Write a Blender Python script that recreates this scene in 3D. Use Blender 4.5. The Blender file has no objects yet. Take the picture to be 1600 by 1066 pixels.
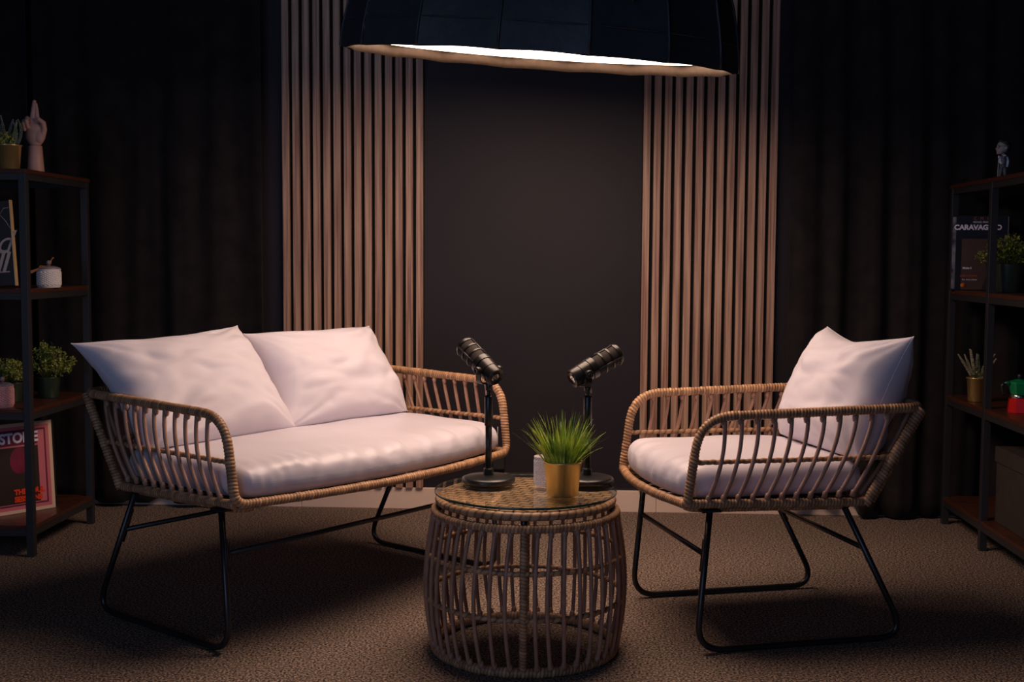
import bpy, math, random
from mathutils import Vector, Matrix, noise
PI = math.pi
random.seed(7)
S = bpy.context.scene
COL = S.collection

# ------------------------------------------------------------ camera, world, lights, exposure
H = 1.0
def make_camera():
    yaw, pit, rol = math.radians(2.7), math.radians(-4.1), math.radians(-.33)
    fwd = Vector((-math.sin(yaw)*math.cos(pit), math.cos(yaw)*math.cos(pit), math.sin(pit)))
    r = Vector((math.cos(yaw), math.sin(yaw), 0)); u = r.cross(fwd)
    r2 = r*math.cos(rol) - u*math.sin(rol); u2 = u*math.cos(rol) + r*math.sin(rol)
    cam = bpy.data.cameras.new('camera'); o = bpy.data.objects.new('camera', cam); COL.objects.link(o)
    m = Matrix((r2, u2, -fwd)).transposed().to_4x4(); m.translation = (0, 0, H)
    o.matrix_world = m
    cam.sensor_width = 36; cam.lens = 1860/1600*36; cam.clip_start = .05
    cam.dof.use_dof = True; cam.dof.focus_distance = 3.05; cam.dof.aperture_fstop = 8
    S.camera = o
make_camera()
W = bpy.data.worlds.new('world'); S.world = W; W.use_nodes = True
bg = W.node_tree.nodes['Background']; bg.inputs[0].default_value = (.30, .46, 1, 1); bg.inputs[1].default_value = .115
def area(name, loc, target, size, energy, color):
    l = bpy.data.lights.new(name, 'AREA'); l.shape = 'RECTANGLE'; l.size, l.size_y = size; l.energy = energy; l.color = color
    o = bpy.data.objects.new(name, l); COL.objects.link(o); o.location = loc
    o.rotation_euler = (Vector(target)-Vector(loc)).to_track_quat('-Z', 'Y').to_euler()
    return o
area('window_daylight', (-1.7, -1.2, 1.25), (-.2, 3.3, .8), (2.4, 2.3), 21, (.45, .62, 1))
wl = area('ceiling_wash', (0, 3.35, 2.5), (0, 4.6, 1.75), (3.2, .3), 1.0, (.50, .66, 1)); wl.data.spread = math.radians(110)
S.view_settings.view_transform = 'Standard'; S.view_settings.look = 'None'
S.view_settings.exposure = 0; S.view_settings.gamma = 1; S.view_settings.use_curve_mapping = False
LAMP_COLOR = (1, .70, .53); LAMP_STRENGTH = 9.8

# ------------------------------------------------------------ materials
def lin(c):
    return tuple((x/12.92 if x <= .04045 else ((x+.055)/1.055)**2.4) for x in c)
def rgb(r, g, b): return lin((r/255, g/255, b/255))
def mat(name, color, rough=.6, metal=0, color2=None, scale=40, stretch=(1, 1, 1), bump=0, bscale=None, sheen=0, coat=0,
        spec=.5, detail=3, ramp=(.3, .7), subsurf=0, trans=0):
    m = bpy.data.materials.new(name); m.use_nodes = True; nt = m.node_tree; N = nt.nodes; L = nt.links
    b = N['Principled BSDF']
    b.inputs['Base Color'].default_value = (*color, 1); b.inputs['Roughness'].default_value = rough
    b.inputs['Metallic'].default_value = metal; b.inputs['Specular IOR Level'].default_value = spec
    if sheen: b.inputs['Sheen Weight'].default_value = sheen
    if coat: b.inputs['Coat Weight'].default_value = coat; b.inputs['Coat Roughness'].default_value = .12
    if subsurf: b.inputs['Subsurface Weight'].default_value = subsurf; b.inputs['Subsurface Radius'].default_value = (.02, .012, .01)
    if trans: b.inputs['Transmission Weight'].default_value = trans
    tc = N.new('ShaderNodeTexCoord'); mp = N.new('ShaderNodeMapping'); mp.inputs['Scale'].default_value = stretch
    L.new(tc.outputs['Object'], mp.inputs[0])
    if color2 is not None:
        n = N.new('ShaderNodeTexNoise'); n.inputs['Scale'].default_value = scale; n.inputs['Detail'].default_value = detail
        L.new(mp.outputs[0], n.inputs[0])
        r = N.new('ShaderNodeValToRGB'); r.color_ramp.elements[0].position = ramp[0]; r.color_ramp.elements[1].position = ramp[1]
        r.color_ramp.elements[0].color = (*color, 1); r.color_ramp.elements[1].color = (*color2, 1)
        L.new(n.outputs[0], r.inputs[0]); L.new(r.outputs[0], b.inputs['Base Color'])
    if bump:
        n2 = N.new('ShaderNodeTexNoise'); n2.inputs['Scale'].default_value = bscale or scale; n2.inputs['Detail'].default_value = 3
        L.new(mp.outputs[0], n2.inputs[0])
        bp = N.new('ShaderNodeBump'); bp.inputs['Strength'].default_value = 1; bp.inputs['Distance'].default_value = bump
        L.new(n2.outputs[0], bp.inputs['Height']); L.new(bp.outputs[0], b.inputs['Normal'])
    return m
M = {}
M['wall'] = mat('wall_paint', rgb(36, 31, 38), .6, color2=rgb(32, 28, 34), scale=3, spec=.3)
M['ceil'] = mat('ceiling_paint', rgb(30, 30, 34), .9)
M['base'] = mat('baseboard_paint', (.80, .62, .52), .5)
M['slat'] = mat('slat_veneer', (.24, .12, .085), .5, color2=(.54, .34, .24), scale=9, stretch=(13, 13, .30), detail=7, ramp=(.36, .64), bump=.0004, bscale=30)
M['felt'] = mat('felt_backing', rgb(14, 14, 16), .95)
M['rattan'] = mat('rattan_wrap', (.37, .20, .105), .40, color2=(.54, .31, .165), scale=55, spec=.4)
def _wrap():
    m = M['rattan']; nt = m.node_tree; N = nt.nodes; L = nt.links; b = N['Principled BSDF']
    src = b.inputs['Base Color'].links[0].from_socket
    at = N.new('ShaderNodeAttribute'); at.attribute_name = 'wrap'
    mx = N.new('ShaderNodeMix'); mx.data_type = 'RGBA'; mx.blend_type = 'MULTIPLY'; mx.inputs[0].default_value = 1
    L.new(src, mx.inputs[6]); L.new(at.outputs['Fac'], mx.inputs[7]); L.new(mx.outputs[2], b.inputs['Base Color'])
_wrap()
M['cane'] = mat('rattan_cane', (.31, .165, .112), .36, color2=(.46, .265, .18), scale=25, spec=.45)
M['fabric'] = mat('cushion_fabric', (.64, .60, .68), .62, color2=(.69, .65, .73), scale=5, bump=.0035, bscale=5, sheen=.15, spec=.35)
M['fabseat'] = mat('seat_fabric', (.63, .59, .66), .40, color2=(.68, .64, .72), scale=5, bump=.003, bscale=6, sheen=.1, spec=.5)
M['blackmetal'] = mat('black_powder_coat', (.012, .012, .014), .33, spec=.6)
M['shelfmetal'] = mat('shelf_frame_metal', (.022, .022, .026), .42, spec=.6)
M['shelfwood'] = mat('shelf_walnut', rgb(56, 31, 23), .36, color2=rgb(86, 49, 35), scale=6, stretch=(2, 14, 14), detail=5)
M['gold'] = mat('brushed_gold', (.90, .67, .27), .30, .85, bump=.00003, bscale=900)
M['mic'] = mat('mic_body', (.022, .020, .018), .32, .3, spec=.6)
M['grille'] = mat('mic_grille', (.014, .011, .009), .8, color2=(.045, .033, .027), scale=900, spec=.3)
M['grass'] = mat('grass_blade', (.12, .25, .03), .45, color2=(.60, .70, .10), scale=24, spec=.5, ramp=(.4, .62))
M['leaf'] = mat('bush_leaf', (.07, .12, .025), .55, color2=(.34, .37, .08), scale=50)
M['leafb'] = mat('dark_bush_leaf', (.06, .11, .02), .5, color2=(.32, .33, .05), scale=60)
M['stalk'] = mat('wheat_stalk', (.22, .22, .14), .7, color2=(.42, .38, .27), scale=90)
M['lav'] = mat('grey_green_stalk', (.13, .17, .13), .7, color2=(.26, .30, .24), scale=90)
M['greenpot'] = mat('dark_green_pot', (.018, .032, .022), .35)
M['soil'] = mat('soil', (.03, .02, .012), .9)
M['whiteglass'] = mat('white_glass', (.85, .82, .84), .25, coat=.4)
M['pinkglass'] = mat('pink_glass', (.66, .34, .36), .25, coat=.4)
M['clear'] = mat('lid_glass', (.25, .22, .28), .08, coat=.6)
M['wax'] = mat('wax', (.85, .8, .72), .5)
M['ribbon'] = mat('brown_ribbon', (.42, .17, .07), .7)
M['handwood'] = mat('mannequin_wood', (.45, .25, .21), .5, color2=(.55, .32, .27), scale=12, stretch=(1, 1, .2))
M['shade'] = mat('softbox_fabric', (.040, .044, .052), .42, color2=(.050, .055, .064), scale=30, bump=.0012, bscale=25, spec=.5)
M['liner'] = mat('softbox_lining', (.048, .032, .021), .7, color2=(.034, .022, .014), scale=60, spec=.2)
M['print'] = mat('cover_dark_brown', (.020, .009, .007), .5)
M['printpink'] = mat('cover_pink', rgb(205, 110, 120), .5)
M['printplum'] = mat('cover_plum', rgb(105, 25, 62), .5)
M['printcream'] = mat('cover_cream', rgb(225, 190, 165), .5)
M['printmag'] = mat('cover_magenta', rgb(140, 8, 60), .6, color2=rgb(50, 8, 25), scale=9)
M['textlilac'] = mat('cover_lilac', rgb(238, 230, 250), .5)
M['textred'] = mat('cover_orange_red', rgb(235, 62, 15), .5)
M['textorange'] = mat('cover_orange', rgb(190, 90, 25), .5)
M['bookblack'] = mat('book_black', (.011, .011, .013), .3, coat=.2)
M['bookart'] = mat('book_art_brown', (.045, .022, .018), .4, color2=(.11, .065, .052), scale=6, coat=.3)
M['bookart2'] = mat('book_art_slate', (.012, .016, .022), .4, color2=(.03, .03, .034), scale=8, coat=.3)
M['paper'] = mat('paper', (.55, .5, .45), .7)
M['plastic'] = mat('clear_wrap', (.30, .30, .34), .15, color2=(.03, .03, .035), scale=35, coat=.6)
M['red'] = mat('red_enamel', (.55, .01, .012), .22, coat=.5)
M['green'] = mat('green_enamel', (.0, .21, .075), .3, coat=.4)
M['steel'] = mat('polished_steel', (.7, .68, .64), .18, 1)
M['blackplastic'] = mat('black_plastic', (.02, .02, .02), .35)
M['cardboard'] = mat('dark_box', (.030, .022, .018), .75, color2=(.042, .031, .025), scale=30)
M['can'] = mat('brown_can', (.15, .070, .052), .5)
M['figskin'] = mat('figurine_grey', (.34, .31, .30), .55)
M['fighair'] = mat('figurine_dark', (.022, .018, .018), .5)
M['figsuit'] = mat('figurine_suit', (.13, .14, .17), .6)
M['figwhite'] = mat('figurine_white', (.7, .73, .82), .5)
M['picback'] = mat('picture_dark', (.014, .009, .006), .35)
M['pictext'] = mat('picture_silver', (.50, .42, .40), .5)
M['picgold'] = mat('picture_gold_edge', (.85, .55, .26), .45, .3)
M['yellow'] = mat('yellow_label', (.45, .32, .02), .5)
def velvet():
    m = mat('black_velvet', (.012, .0105, .0115), .85, color2=(.021, .0175, .0185), scale=14, sheen=0, spec=.15, bump=.0015, bscale=60)
    b = m.node_tree.nodes['Principled BSDF']
    b.inputs['Sheen Weight'].default_value = .05; b.inputs['Sheen Roughness'].default_value = .4
    return m
M['velvet'] = velvet()
def carpet():
    m = mat('carpet_pile', (.045, .033, .028), .95, color2=(.45, .335, .27), scale=165, detail=5, ramp=(.40, .64), spec=.1)
    nt = m.node_tree; N = nt.nodes; L = nt.links; b = N['Principled BSDF']
    v = N.new('ShaderNodeTexVoronoi'); v.inputs['Scale'].default_value = 190
    tc = [n for n in N if n.type == 'TEX_COORD'][0]
    L.new(tc.outputs['Object'], v.inputs['Vector'])
    bp = N.new('ShaderNodeBump'); bp.inputs['Strength'].default_value = 1; bp.inputs['Distance'].default_value = .004; bp.invert = True
    L.new(v.outputs['Distance'], bp.inputs['Height']); L.new(bp.outputs[0], b.inputs['Normal'])
    return m
M['carpet'] = carpet()
def weave():
    m = mat('woven_top', (.4, .25, .14), .45, spec=.4)
    nt = m.node_tree; N = nt.nodes; L = nt.links; b = N['Principled BSDF']
    tc = [n for n in N if n.type == 'TEX_COORD'][0]; mp = [n for n in N if n.type == 'MAPPING'][0]
    mp.inputs['Rotation'].default_value = (0, 0, math.radians(24))
    br = N.new('ShaderNodeTexBrick'); L.new(mp.outputs[0], br.inputs[0])
    br.offset = .5; br.inputs['Scale'].default_value = 1
    br.inputs['Brick Width'].default_value = .034; br.inputs['Row Height'].default_value = .024
    br.inputs['Mortar Size'].default_value = .0036; br.inputs['Mortar Smooth'].default_value = 1
    br.inputs['Color1'].default_value = (.78, .50, .27, 1); br.inputs['Color2'].default_value = (.50, .30, .155, 1)
    br.inputs['Mortar'].default_value = (.03, .015, .008, 1)
    L.new(br.outputs['Color'], b.inputs['Base Color'])
    bp = N.new('ShaderNodeBump'); bp.inputs['Strength'].default_value = 1; bp.inputs['Distance'].default_value = .003; bp.invert = True
    L.new(br.outputs['Fac'], bp.inputs['Height']); L.new(bp.outputs[0], b.inputs['Normal'])
    return m
M['weave'] = weave()
def pane_glass():
    m = bpy.data.materials.new('table_glass'); m.use_nodes = True; nt = m.node_tree; N = nt.nodes; L = nt.links
    for n in list(N): N.remove(n)
    out = N.new('ShaderNodeOutputMaterial'); mix = N.new('ShaderNodeMixShader'); fr = N.new('ShaderNodeFresnel')
    t = N.new('ShaderNodeBsdfTransparent'); g = N.new('ShaderNodeBsdfGlossy')
    fr.inputs[0].default_value = 1.45; t.inputs[0].default_value = (.97, .985, .97, 1); g.inputs['Roughness'].default_value = .015
    ge = N.new('ShaderNodeNewGeometry'); mi = N.new('ShaderNodeMix'); mi.inputs[2].default_value = 1.45; mi.inputs[3].default_value = 1/1.45
    L.new(ge.outputs['Backfacing'], mi.inputs[0]); L.new(mi.outputs[0], fr.inputs[0])
    L.new(fr.outputs[0], mix.inputs[0]); L.new(t.outputs[0], mix.inputs[1]); L.new(g.outputs[0], mix.inputs[2]); L.new(mix.outputs[0], out.inputs[0])
    return m
M['glass'] = pane_glass()
M['glassedge'] = mat('glass_edge', (.02, .06, .045), .1, coat=.5)
def emit():
    m = bpy.data.materials.new('diffuser_glow'); m.use_nodes = True; nt = m.node_tree; N = nt.nodes; L = nt.links
    for n in list(N): N.remove(n)
    out = N.new('ShaderNodeOutputMaterial'); e = N.new('ShaderNodeEmission'); e.inputs[0].default_value = (*LAMP_COLOR, 1); e.inputs[1].default_value = LAMP_STRENGTH
    L.new(e.outputs[0], out.inputs[0]); return m
M['glow'] = emit()

# ------------------------------------------------------------ mesh helpers
class MB:
    def __init__(s): s.v = []; s.f = []; s.c = {}
    def add(s, v, f):
        k = len(s.v); s.v += [tuple(p) for p in v]; s.f += [tuple(i+k for i in q) for q in f]; return s
    def box(s, c, d, m=None):
        x, y, z = (q/2 for q in d)
        v = [Vector((a*x, b*y, e*z)) for a in (-1, 1) for b in (-1, 1) for e in (-1, 1)]
        v = [(m @ p if m else p) + Vector(c) for p in v]
        return s.add(v, [(0, 1, 3, 2), (4, 6, 7, 5), (0, 4, 5, 1), (2, 3, 7, 6), (0, 2, 6, 4), (1, 5, 7, 3)])
    def tube(s, path, r, n=10, closed=False, rf=None, cap=True):
        P = [Vector(p) for p in path]; m = len(P)
        T = []
        for i in range(m):
            a = P[(i-1) % m] if (closed or i > 0) else P[i]; b = P[(i+1) % m] if (closed or i < m-1) else P[i]
            t = (b-a); T.append(t.normalized() if t.length > 1e-9 else Vector((0, 0, 1)))
        up = Vector((0, 0, 1)) if abs(T[0].z) < .9 else Vector((1, 0, 0))
        u = (up - T[0]*up.dot(T[0])).normalized(); v = []; d = 0
        for i in range(m):
            if i: d += (P[i]-P[i-1]).length
            u = (u - T[i]*u.dot(T[i])).normalized(); w = T[i].cross(u)
            for k in range(n):
                a = 2*PI*k/n
                rr = (r[i] if isinstance(r, (list, tuple)) else r)
                if rf:
                    q, cc = rf(d, a); rr *= q; s.c[len(s.v)+len(v)] = cc
                v.append(P[i] + (u*math.cos(a) + w*math.sin(a))*rr)
        f = []
        for i in range(m if closed else m-1):
            j = (i+1) % m
            for k in range(n):
                l = (k+1) % n; f.append((i*n+k, i*n+l, j*n+l, j*n+k))
        if cap and not closed:
            f.append(tuple(range(n-1, -1, -1))); f.append(tuple((m-1)*n+k for k in range(n)))
        return s.add(v, f)
    def lathe(s, prof, n=32, c=(0, 0, 0), cap=True, m=None):
        v = []
        for r, z in prof:
            for k in range(n):
                a = 2*PI*k/n; p = Vector((r*math.cos(a), r*math.sin(a), z)); v.append((m @ p if m else p) + Vector(c))
        f = []
        for i in range(len(prof)-1):
            for k in range(n):
                l = (k+1) % n; f.append((i*n+k, i*n+l, (i+1)*n+l, (i+1)*n+k))
        if cap: f.append(tuple(range(n-1, -1, -1))); f.append(tuple((len(prof)-1)*n+k for k in range(n)))
        return s.add(v, f)
    def ball(s, c, r, n=16, m=None):
        rx, ry, rz = (r, r, r) if not isinstance(r, (tuple, list)) else r
        prof = [(math.sin(PI*i/(n//2)), -math.cos(PI*i/(n//2))) for i in range(1, n//2)]
        v = []; 
        for q, z in prof:
            for k in range(n):
                a = 2*PI*k/n; p = Vector((rx*q*math.cos(a), ry*q*math.sin(a), rz*z)); v.append((m @ p if m else p)+Vector(c))
        f = [(i*n+k, i*n+(k+1) % n, (i+1)*n+(k+1) % n, (i+1)*n+k) for i in range(len(prof)-1) for k in range(n)]
        b = Vector((0, 0, -rz)); t = Vector((0, 0, rz)); v.append((m @ b if m else b)+Vector(c)); v.append((m @ t if m else t)+Vector(c))
        nb = len(v)-2
        for k in range(n):
            f.append((nb, (k+1) % n, k)); f.append((nb+1, (len(prof)-1)*n+k, (len(prof)-1)*n+(k+1) % n))
        return s.add(v, f)
    def build(s, name, m, parent=None, smooth=True, loc=None, rot=None, bevel=0):
        me = bpy.data.meshes.new(name); me.from_pydata(s.v, [], s.f); me.validate(); me.update()
        o = bpy.data.objects.new(name, me); COL.objects.link(o)
        me.materials.append(M[m] if isinstance(m, str) else m)
        if s.c:
            at = me.attributes.new('wrap', 'FLOAT', 'POINT')
            for i, c in s.c.items():
                if i < len(at.data): at.data[i].value = c
        if smooth:
            for p in me.polygons: p.use_smooth = True
        if parent: o.parent = parent
        if loc: o.location = loc
        if rot: o.rotation_euler = rot
        if bevel:
            b = o.modifiers.new('bevel', 'BEVEL'); b.width = bevel; b.segments = 2; b.limit_method = 'ANGLE'
        return o
def tag(o, label=None, cat=None, group=None, kind=None):
    if label: o['label'] = label
    if cat: o['category'] = cat
    if group: o['group'] = group
    if kind: o['kind'] = kind
    return o
def thing(name, label, cat, loc=(0, 0, 0), rz=0, group=None):
    o = bpy.data.objects.new(name, None); COL.objects.link(o); o.location = loc; o.rotation_euler = (0, 0, rz); o.empty_display_size = .05
    return tag(o, label, cat, group)
def sharp(o, ang=40):
    me = o.data
    for e in me.edges: pass
    try: me.set_sharp_from_angle(angle=math.radians(ang))
    except Exception: pass
    return o
def fillet(P, R, closed=False, n=8):
    P = [Vector(p) for p in P]; m = len(P); out = []
    for i in range(m):
        r = R[i] if isinstance(R, (list, tuple)) else R
        if (not closed and i in (0, m-1)) or r <= 0: out.append(P[i]); continue
        a = P[(i-1) % m]; b = P[(i+1) % m]
        da = (a-P[i]); db = (b-P[i]); l = min(r, da.length*.49, db.length*.49)
        p0 = P[i]+da.normalized()*l; p2 = P[i]+db.normalized()*l
        for k in range(n+1):
            t = k/n; out.append(p0*(1-t)**2 + P[i]*2*t*(1-t) + p2*t*t)
    return out
def resample(P, step, closed=False):
    P = [Vector(p) for p in P]
    if closed: P = P+[P[0]]
    out = [P[0].copy()]; acc = 0
    for i in range(len(P)-1):
        a, b = P[i], P[i+1]; L = (b-a).length
        if L < 1e-9: continue
        d = step-acc
        while d <= L:
            out.append(a+(b-a)*(d/L)); d += step
        acc = L-(d-step)
    if closed:
        if (out[-1]-out[0]).length < step*.5: out.pop()
    elif (out[-1]-P[-1]).length > 1e-5: out.append(P[-1])
    return out
def wrapf(pitch=.0085, amp=.10, off=0):
    def f(d, a):
        j = noise.noise(Vector((d*9+off, off, 0)))*.10
        sn = abs(math.sin(PI*d/pitch + a/2))
        k = math.floor(d/pitch + a/(2*PI)); hs = (math.sin(k*12.9898+off*7)*43758.5453) % 1
        return 1 + amp*(sn**.7 - .6) + j + (hs-.5)*amp*.5, (.22+.78*min(1, sn*1.6))*(.70+.55*hs)
    return f
def rail(mb, path, r, closed=False, pitch=.0088, amp=.17, n=12, step=.00145):
    off = random.random()*50
    mb.tube(resample(path, step, closed), r, n, closed, wrapf(pitch, amp, off))
def text_mesh(name, body, size, m, parent, loc, rot=(PI/2, 0, 0), ext=.0004, bold=0, sx=1, shear=0, align='CENTER', space=1):
    c = bpy.data.curves.new(name, 'FONT'); c.body = body; c.size = size; c.extrude = ext; c.offset = bold; c.align_x = align; c.shear = shear; c.space_character = space
    t = bpy.data.objects.new(name+'_tmp', c); COL.objects.link(t)
    dg = bpy.context.evaluated_depsgraph_get(); dg.update()
    me = bpy.data.meshes.new_from_object(t.evaluated_get(dg)); me.name = name
    bpy.data.objects.remove(t); bpy.data.curves.remove(c)
    o = bpy.data.objects.new(name, me); COL.objects.link(o); me.materials.clear(); me.materials.append(M[m])
    o.parent = parent; o.location = loc; o.rotation_euler = rot; o.scale = (sx, 1, 1)
    return o

# ------------------------------------------------------------ room shell
WY = 4.635
tag(MB().box((0, 1.4, -.03), (5.6, 6.6, .06)).build('floor', 'carpet', smooth=False), kind='structure')
tag(MB().box((0, WY+.05, 1.3), (5.6, .1, 2.6)).build('wall_back', 'wall', smooth=False), kind='structure')
tag(MB().box((-2.75, 1.4, 1.3), (.1, 6.5, 2.6)).build('wall_left', 'wall', smooth=False), kind='structure')
tag(MB().box((2.75, 1.4, 1.3), (.1, 6.5, 2.6)).build('wall_right', 'wall', smooth=False), kind='structure')
tag(MB().box((0, 1.4, 2.64), (5.6, 6.6, .08)).build('ceiling', 'ceil', smooth=False), kind='structure')
bb = MB()
for x0, x1 in ((-2.7, -1.05), (-1.05, .35), (.35, 2.7)):
    bb.box(((x0+x1)/2, WY-.0075, .042), (x1-x0-.0012, .015, .084))
tag(bb.build('baseboard_back', 'base', smooth=False, bevel=.002), kind='structure')

def slat_panel(x0, n, label):
    pitch = .0401; w = .0265
    root = thing('slatted_wall_panel', label, 'wall panel', (x0, WY, .086), group='slatted wall panels')
    MB().box(((n-1)*pitch/2+w/2, -.005, 1.2), ((n-1)*pitch+w+.006, .009, 2.4)).build('felt_backing', 'felt', root, smooth=False)
    for i in range(n):
        o = MB().box((0, 0, 0), (w, .019, 2.4)).build('slat', 'slat', root, smooth=False, loc=(i*pitch+w/2, -.0195, 1.2), bevel=.001)
        for v in o.data.vertices: pass
    return root
slat_panel(-1.113, 14, 'brown wooden slatted wall panel behind the wide sofa')
slat_panel(.281, 13, 'brown wooden slatted wall panel behind the armchair')
# shift grain per slat: object coordinates are equal for equal slats, so each slat mesh is offset in its own coordinates
for i, o in enumerate([o for o in COL.objects if o.name.startswith('slat') and o.type == 'MESH']):
    d = Vector((random.uniform(-40, 40), random.uniform(-40, 40), random.uniform(-40, 40)*1))
    for v in o.data.vertices: v.co += d
    o.location -= d

def curtain(name, label, x0, x1, y, seed, zb, folds, amp=.028, top=2.55, thick=True):
    rnd = random.Random(seed); nx = int((x1-x0)/.0045); nz = 46
    ph = [(rnd.uniform(.45, 1.5)*folds, rnd.uniform(0, 6), rnd.uniform(.5, 1)) for _ in range(4)]
    mb = MB(); v = []
    for j in range(nz+1):
        t = j/nz
        for i in range(nx+1):
            x = x0+(x1-x0)*i/nx
            nn = noise.noise(Vector((x*3+seed, t*1.1, 0)))
            w = 0
            for q, (f, p, a) in enumerate(ph):
                w += a*math.sin(2*PI*f*(x+.05*nn+.012*math.sin(t*3+p)) + p)
            w = math.tanh(w*.9)
            w2 = noise.noise(Vector((x*22, t*4, seed)))*.25
            yy = y + amp*(w+w2)*(.55+.45*(1-t))
            b = zb(x) + (.030 if x < 1.13 else .003)*max(0, w) + .008*noise.noise(Vector((x*9, 3, seed)))
            b = max(b, .003)
            v.append((x, yy, b+(top-b)*t))
    f = [(j*(nx+1)+i, j*(nx+1)+i+1, (j+1)*(nx+1)+i+1, (j+1)*(nx+1)+i) for j in range(nz) for i in range(nx)]
    mb.add(v, f)
    o = mb.build(name, 'velvet')
    s = o.modifiers.new('thickness', 'SOLIDIFY'); s.thickness = .003
    return tag(o, label, 'curtain')
curtain('curtain', 'black velvet curtain hanging behind the wide sofa, left of the slats', -2.08, -1.185, 4.572, 3, lambda x: .018, 6)
curtain('curtain', 'smoother black curtain panel behind the gold pot at the left edge', -2.68, -2.10, 4.575, 11, lambda x: .05, 4, .02)
curtain('curtain', 'black velvet curtain hanging behind the armchair and right shelf', 0.835, 2.68, 4.572, 5,
        lambda x: .008+.05*max(0, min(1, (1.13-x)/.08)), 5.5)
for y in (4.572,):
    rl = MB(); rl.tube([(-2.69, y, 2.575), (2.69, y, 2.575)], .012, 10)
    tag(rl.build('curtain_track', 'blackmetal'), 'black curtain track under the ceiling along the back wall', 'curtain track')
# wall box under the far sofa end
wb = thing('wall_socket', 'small black wall box low on the dark wall beyond the sofa end', 'socket', (-.283, WY, .205))
MB().box((0, -.0125, 0), (.078, .025, .085)).build('cover', 'blackplastic', wb, smooth=False, bevel=.004)
MB().lathe([(.0001, 0), (.0032, 0), (.0032, .002), (.0001, .002)], 12, (0, 0, 0), m=Matrix.Rotation(PI/2, 3, 'X')).build('indicator_dot', 'whiteglass', wb, loc=(-.022, -.025, .022))

# ------------------------------------------------------------ softbox
def softbox():
    root = thing('softbox_lamp', 'huge black sixteen-sided softbox lamp hanging tilted over the coffee table', 'lamp', (-.088, 3.35, 1.538))
    rx = math.radians(6.6); ry = math.radians(3.6)
    root.rotation_euler = (rx, ry, math.radians(3))
    N = 16; R = .545
    def ring(r, z, puff=0):
        out = []
        for k in range(N):
            a0 = 2*PI*k/N+PI/N; a1 = 2*PI*(k+1)/N+PI/N
            for q in range(6):
                t = q/6
                p = Vector((math.cos(a0), math.sin(a0), 0)).lerp(Vector((math.cos(a1), math.sin(a1), 0)), t)*r
                bul = puff*math.sin(PI*t)
                out.append((p.x*(1+bul), p.y*(1+bul), z))
        return out
    prof = [(R, 0), (R*.992, .05), (R*.975, .10), (R*.945, .17), (R*.89, .25), (R*.80, .33), (R*.66, .40), (R*.48, .45), (R*.28, .48), (.09, .49)]
    mb = MB(); n = N*6
    for r, z in prof:
        mb.v += ring(r, z, -.004 if z < .01 else -.010)
    for i in range(len(prof)-1):
        for k in range(n):
            l = (k+1) % n; mb.f.append((i*n+k, i*n+l, (i+1)*n+l, (i+1)*n+k))
    o = mb.build('shade', 'shade', root); sharp(o, 14)
    # hem band and lining lip hanging under the diffuser, scalloped between ribs
    mb = MB(); v = []; seg = 8
    for row in range(3):
        for k in range(N*seg):
            a = 2*PI*k/(N*seg)+PI/N; t = (k % seg)/seg
            c = Vector((math.cos(a), math.sin(a)))
            poly = math.cos(PI/N)/math.cos(((k % seg)/seg)*2*PI/N - PI/N)
            sc = .006*math.sin(PI*t)*(1 if k//seg % 3 else .6)
            if row == 0: rr, z = R*.972*poly, .036
            elif row == 1: rr, z = R*.974*poly, .012
            else: rr, z = R*.978*poly, -.003+sc*.6
            v.append((c.x*rr, c.y*rr, z))
    m_ = N*seg
    f = [(i*m_+(k+1) % m_, i*m_+k, (i+1)*m_+k, (i+1)*m_+(k+1) % m_) for i in range(2) for k in range(m_)]
    mb.add(v, f); lo = mb.build('lining_lip', 'liner', root)
    sm = lo.modifiers.new('thickness', 'SOLIDIFY'); sm.thickness = .002; sm.offset = 0
    tag(lo, 'tan inner rim of the softbox')
    MB().lathe([(.0001, .031), (R*.950, .031)], 64, cap=False).build('diffuser', 'glow', root)
    for k in range(N):
        a = 2*PI*k/N+PI/N
        path = [(math.cos(a)*r*1.004, math.sin(a)*r*1.004, z) for r, z in prof]
        MB().tube(path, .0032, 6).build('rib', 'shade', root)
    MB().tube([(math.cos(2*PI*k/96)*R*.985, math.sin(2*PI*k/96)*R*.985, .068) for k in range(96)], .0012, 5, True).build('hem_seam', 'shade', root)
    # loop of cord on the outside facing the room
    p = []
    for i in range(21):
        t = i/20; x = .195+.010*math.sin(t*PI)*1; z = .215-.085*math.sin(t*PI)
        rr = R*.955; y = -math.sqrt(max(rr*rr-x*x, 0))-.008
        p.append((x+.006*(t-.5), y, z))
    MB().tube(p, .003, 6).build('cord_loop', 'blackplastic', root)
    MB().lathe([(.09, .485), (.09, .53), (.06, .54), (.06, .68), (.05, .69)], 24).build('lamp_head', 'blackmetal', root)
    MB().tube([(0, 0, .68), (-.02, -.03, 1.066)], .012, 10).build('hanging_rod', 'blackmetal', root)
softbox()

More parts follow.
